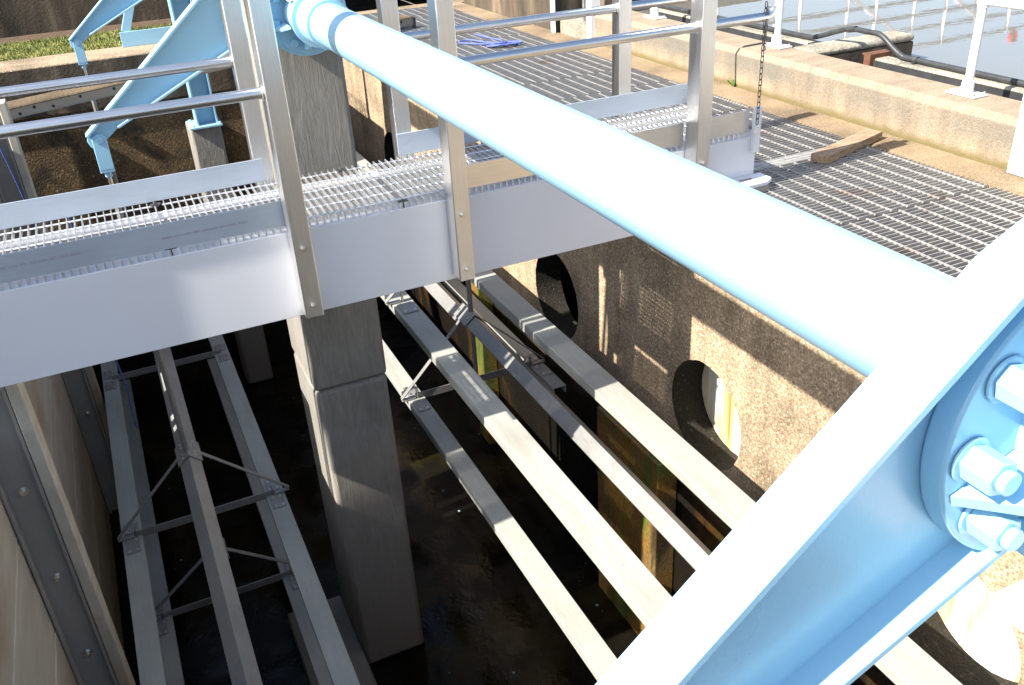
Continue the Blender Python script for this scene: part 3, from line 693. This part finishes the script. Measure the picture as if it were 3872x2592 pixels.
def smooth_path(ctrl, n=8):
    P = [Vector(c) for c in ctrl]; P = [P[0]]+P+[P[-1]]; out = []
    for i in range(1, len(P)-2):
        for k in range(n):
            t = k/n; a, b_, c, d = P[i-1], P[i], P[i+1], P[i+2]
            out.append(.5*((2*b_)+(c-a)*t+(2*a-5*b_+4*c-d)*t*t+(3*b_-a-3*c+d)*t**3))
    out.append(P[-2]); return out
pp = thing('black_pipe', 'black plastic pipe along the trough wall, bent over the block', 'pipe')
m = MB(); m.tube(smooth_path([(4.69,7.4,-.012),(4.70,6.2,-.012),(4.70,5.45,-.012),(4.70,5.20,-.010),(4.70,5.10,.01),(4.70,4.90,.075),(4.70,4.80,.098),(4.70,4.66,.10),(4.70,4.54,.095),(4.70,4.42,.03),(4.70,4.34,-.006),(4.70,4.25,-.012),(4.69,3.6,-.012),(4.69,2.6,-.012),(4.69,-1,-.012)]), .0175, 16); m.build('tube', M['black'], pp)
for y in (5.55, 4.22, 6.5): m = MB(); m.tube([(4.70,y-.012,-.012),(4.70,y+.012,-.012)], .023, 16); m.box(4.665,4.70,y-.008,y+.008,-.034,-.024); m.build('clamp', M['chain'], pp)
m = MB(); m.tube([(4.70,4.83,.090),(4.70,4.76,.104)], .020, 16); m.build('coupling', M['black'], pp)

# stanchions on the kerb
def stanchion(x, y, label, bend=False):
    t = thing('rail_stanchion', label, 'stanchion', group='pale stanchions on the kerb wall')
    z0 = -.009
    m = MB(); m.box(x-.055, x+.055, y-.095, y+.095, z0, z0+.011); m.build('base_plate', M['offwhite'], t, .003)
    m = MB(); m.tube([(x,y,z0+.011),(x,y,z0+.075)], .031, 24); m.box(x-.042, x-.028, y-.01, y+.01, z0+.011, z0+.07); m.build('socket', M['offwhite'], t, .002)
    for dx in (-.04, .04):
        for dy in (-.078, .078):
            k = MB(); k.hexbolt((x+dx,y+dy,z0+.011), (0,0,1), .008, .010, .004); k.build('bolt', M['bolt'], t)
    m = MB()
    if bend: m.tube([(x,y,z0+.06),(x,y,.455)], .0225, 24)
    else: m.tube([(x,y,z0+.06),(x,y,.95)], .0225, 24)
    m.build('pole', M['offwhite'], t)
    if bend:
        m = MB(); m.tube([(x,y+.0,.475),(x,y-.35,.475),(x,y-3.0,.475)], .0235, 24); m.tube([(x,y,.44),(x,y,.485)], .027, 20); m.build('rail', M['offwhite'], t)
stanchion(4.262, 3.455, 'pale tube stanchion on the kerb topped by a rail running toward the viewer', True)
stanchion(4.315, 5.085, 'pale tube stanchion on the kerb just past the joint, behind the hanging chain')
stanchion(4.315, 6.62, 'pale tube stanchion on the kerb seen between the walkway posts')
b = MB(); b.box(4.05, 4.075, 2.2, 2.965, ZD+.002, .75); tag(b.build('slide_gate', M['offwhite'], None, .004), 'flat pale metal panel standing against the kerb at the frame edge', 'panel')
# gate frame
gt = thing('stop_gate', 'pair of white channel posts holding a concrete stop board', 'gate')
for y0, y1 in ((7.90,7.985), (7.20,7.29)):
    m = MB(); m.box(4.04, 4.05, y0, y1, ZD+.001, .9); m.box(4.05, 4.13, y1-.008 if y0 > 7.5 else y0, y1 if y0 > 7.5 else y0+.008, ZD+.001, .9); m.build('post', M['offwhite'], gt, .002)
    m = MB(); m.box(4.052, 4.12, y0+.012, y1-.012, ZD+.001, .88); m.build('guide', M['dark'], gt)
m = MB(); m.box(4.09, 4.32, 7.295, 7.895, -.6, -.15); m.build('stop_board', M['lip'], gt, .01)
for x, y in ((4.2,7.62),(4.25,7.55)):
    m = MB(); m.cyl((x,y,-.15),(x,y,.9), .014, 12); m.build('spindle', M['steel'], gt)

# ------------------------------------------------------------------ bridge and lifebuoy mirrored in the water
br = thing('tank_footbridge', 'railed truss footbridge over the water, seen only as reflection', 'footbridge')
YB = 9.0
for z in (.52, .92):
    m = MB(); m.tube([(5.2,YB,z),(18,YB,z)], .022, 10); m.tube([(5.2,YB+.8,z),(18,YB+.8,z)], .022, 10); m.build('rail', M['steeldull'], br)
for i in range(10):
    x = 6.72+1.23*i; m = MB(); m.tube([(x,YB,.08),(x,YB,.94)], .024, 10); m.tube([(x+.3,YB+.8,.08),(x+.3,YB+.8,.94)], .024, 10); m.build('post', M['offwhite'], br)
for i in range(3):
    x = 9.35+1.6*i; m = MB(); m.bar((x,YB+.8,.25),(x+1.1,YB+.8,.92), .05, .05); m.build('brace', M['offwhite'], br)
lb = MB(); lb.tube([(11.73+cos(a)*.055, YB-.06, 1.02+sin(a)*.06) for a in [2*pi*i/24 for i in range(24)]], .03, 12, closed=True)
tag(lb.build('lifebuoy', M['red']), 'red lifebuoy hung on the footbridge, mirrored in the water', 'lifebuoy')

# ------------------------------------------------------------------ loose things
# timber offcut
ax0 = Vector((3.40,3.595,ZD+.024)); ax1 = Vector((3.965,3.775,ZD+.024))
m = MB(); m.bar(ax0, ax1, .098, .044); tag(m.build('timber_offcut', M['timber'], None, .003), 'short weathered timber offcut lying across the deck grating', 'timber')
# scaffold board
sb = thing('scaffold_board', 'grey punched scaffold plank bridging the far end of the tank', 'plank')
p0 = Vector((-2.9, 6.42, -.20)); p1 = Vector((3.06, 9.13, -.20)); d = (p1-p0).normalized(); nrm = Vector((-d.y, d.x, 0))
m = MB(); m.bar(p0+nrm*.11+Vector((0,0,.034)), p1+nrm*.11+Vector((0,0,.034)), .23, .010)
for s_ in range(9): 
    o_ = nrm*(.01+.025*s_)+Vector((0,0,.041)); m.bar(p0+o_, p1+o_, .012, .006)
m.build('deck_plate', M['lip'] if False else M['slab'], sb, .002)
m = MB(); m.bar(p0+nrm*.004, p1+nrm*.004, .004, .075); m.bar(p0+nrm*.218, p1+nrm*.218, .004, .075)
m.bar(p0+nrm*.004+Vector((0,0,-.036)), p0+(p1-p0)+nrm*.004+Vector((0,0,-.036)), .02, .004); m.build('side_rail', M['steeldull'], sb)
for q in (.355,.372,.392,.409,.43,.463,.505,.94,.975):
    zz_ = .012 if int(q*1000) % 2 else -.012
    c = p0+(p1-p0)*q + Vector((0,0,zz_-.002)); m = MB(); m.tube([c, c-nrm*.0015], .011, 16); m.build('hole', M['dark'], sb)  # near-black discs stand for the shade inside the punched holes
m = MB(); m.tube([p1+nrm*.02+Vector((.02,.0,.03)), p1+nrm*.02+Vector((.02,0,-.07))], .02, 8); m.build('end_hook', M['chain'], sb)
# ropes
def ropepath(pts, r, name, label, n=8):
    m = MB(); m.tube(smooth_path(pts, n), r, 8); return tag(m.build(name, M['rope' if n < 8 else 'ropedark']), label, 'rope')
rp = [(3.40,8.35,ZD+.008),(3.43,8.1,ZD+.008),(3.47,7.88,ZD+.01),(3.40,7.75,ZD+.012),(3.28,7.70,ZD+.016)]
for i in range(34): rp.append((3.34+.11*cos(i*1.35)+.003*i+random.uniform(-.02,.02), 7.70+.05*sin(i*1.35)-.003*i+random.uniform(-.02,.02), ZD+.012+.0006*i))
for p in ((3.25,7.83),(3.16,7.95),(3.11,8.03),(3.18,8.10),(3.26,8.05),(3.30,7.92),(3.42,7.72),(3.52,7.58)): rp.append((p[0],p[1],ZD+.012))
ropepath(rp, .0075, 'rope', 'tangled blue rope coil lying on the deck grating', 5)
ropepath([(-.30,4.9,-.1),(-.295,4.9,-.9),(-.285,4.9,-1.1),(-.275,4.9,-1.25),(-.283,4.9,-1.40),(-.285,4.9,-1.50),(-.282,4.905,-1.53),(-.287,4.895,-1.49)], .005, 'rope', 'blue rope end dangling beside the shaded paddle beams')
ropepath([(-.605,5.9,.3),(-.60,5.9,-.05),(-.588,5.9,-.17),(-.565,5.9,-.42),(-.55,5.9,-.9)], .005, 'rope', 'blue rope hanging down the board wall post behind the rails')

# ------------------------------------------------------------------ camera
Mw = [[ 0.90504326,-0.42192697,-0.05361287],[-0.24741602,-0.41975001,-0.87326699],[ 0.34595089,0.80360909,-0.48428341]]
right = Vector(Mw[0]); up = -Vector(Mw[1]); fwd = Vector(Mw[2]).normalized()
right = (right - fwd*right.dot(fwd)).normalized(); up = right.cross(fwd)
cam = bpy.data.cameras.new('camera'); co = bpy.data.objects.new('camera', cam); COL.objects.link(co)
m4 = Matrix((( right.x, up.x, -fwd.x, 0), (right.y, up.y, -fwd.y, 0), (right.z, up.z, -fwd.z, 1.314), (0,0,0,1)))
co.matrix_world = m4
cam.sensor_fit = 'HORIZONTAL'; cam.sensor_width = 36; cam.lens = 3402.24/3872*36; cam.clip_start = .02; cam.clip_end = 1000
scene.camera = co

# ------------------------------------------------------------------ light
SUN = Vector((1, .10, -.93)).normalized()
sl = bpy.data.lights.new('sun', 'SUN'); sl.energy = 5.0; sl.angle = radians(.53); sl.color = (1.0, .93, .82)
so = bpy.data.objects.new('sun', sl); COL.objects.link(so); so.rotation_euler = SUN.to_track_quat('-Z', 'Y').to_euler()
w = bpy.data.worlds.new('World'); scene.world = w; w.use_nodes = True; nt = w.node_tree
sky = nt.nodes.new('ShaderNodeTexSky'); sky.sky_type = 'NISHITA'; sky.sun_disc = False
to = -SUN; sky.sun_elevation = math.asin(to.z); sky.sun_rotation = atan2(to.x, to.y)
sky.air_density = 1.0; sky.dust_density = 1.8; sky.ozone_density = 1.0
bg = nt.nodes['Background']; nt.links.new(sky.outputs[0], bg.inputs[0]); bg.inputs[1].default_value = .092
scene.view_settings.view_transform = 'Standard'; scene.view_settings.look = 'None'; scene.view_settings.exposure = 1.5; scene.view_settings.gamma = 1
scene.render.engine = 'CYCLES'
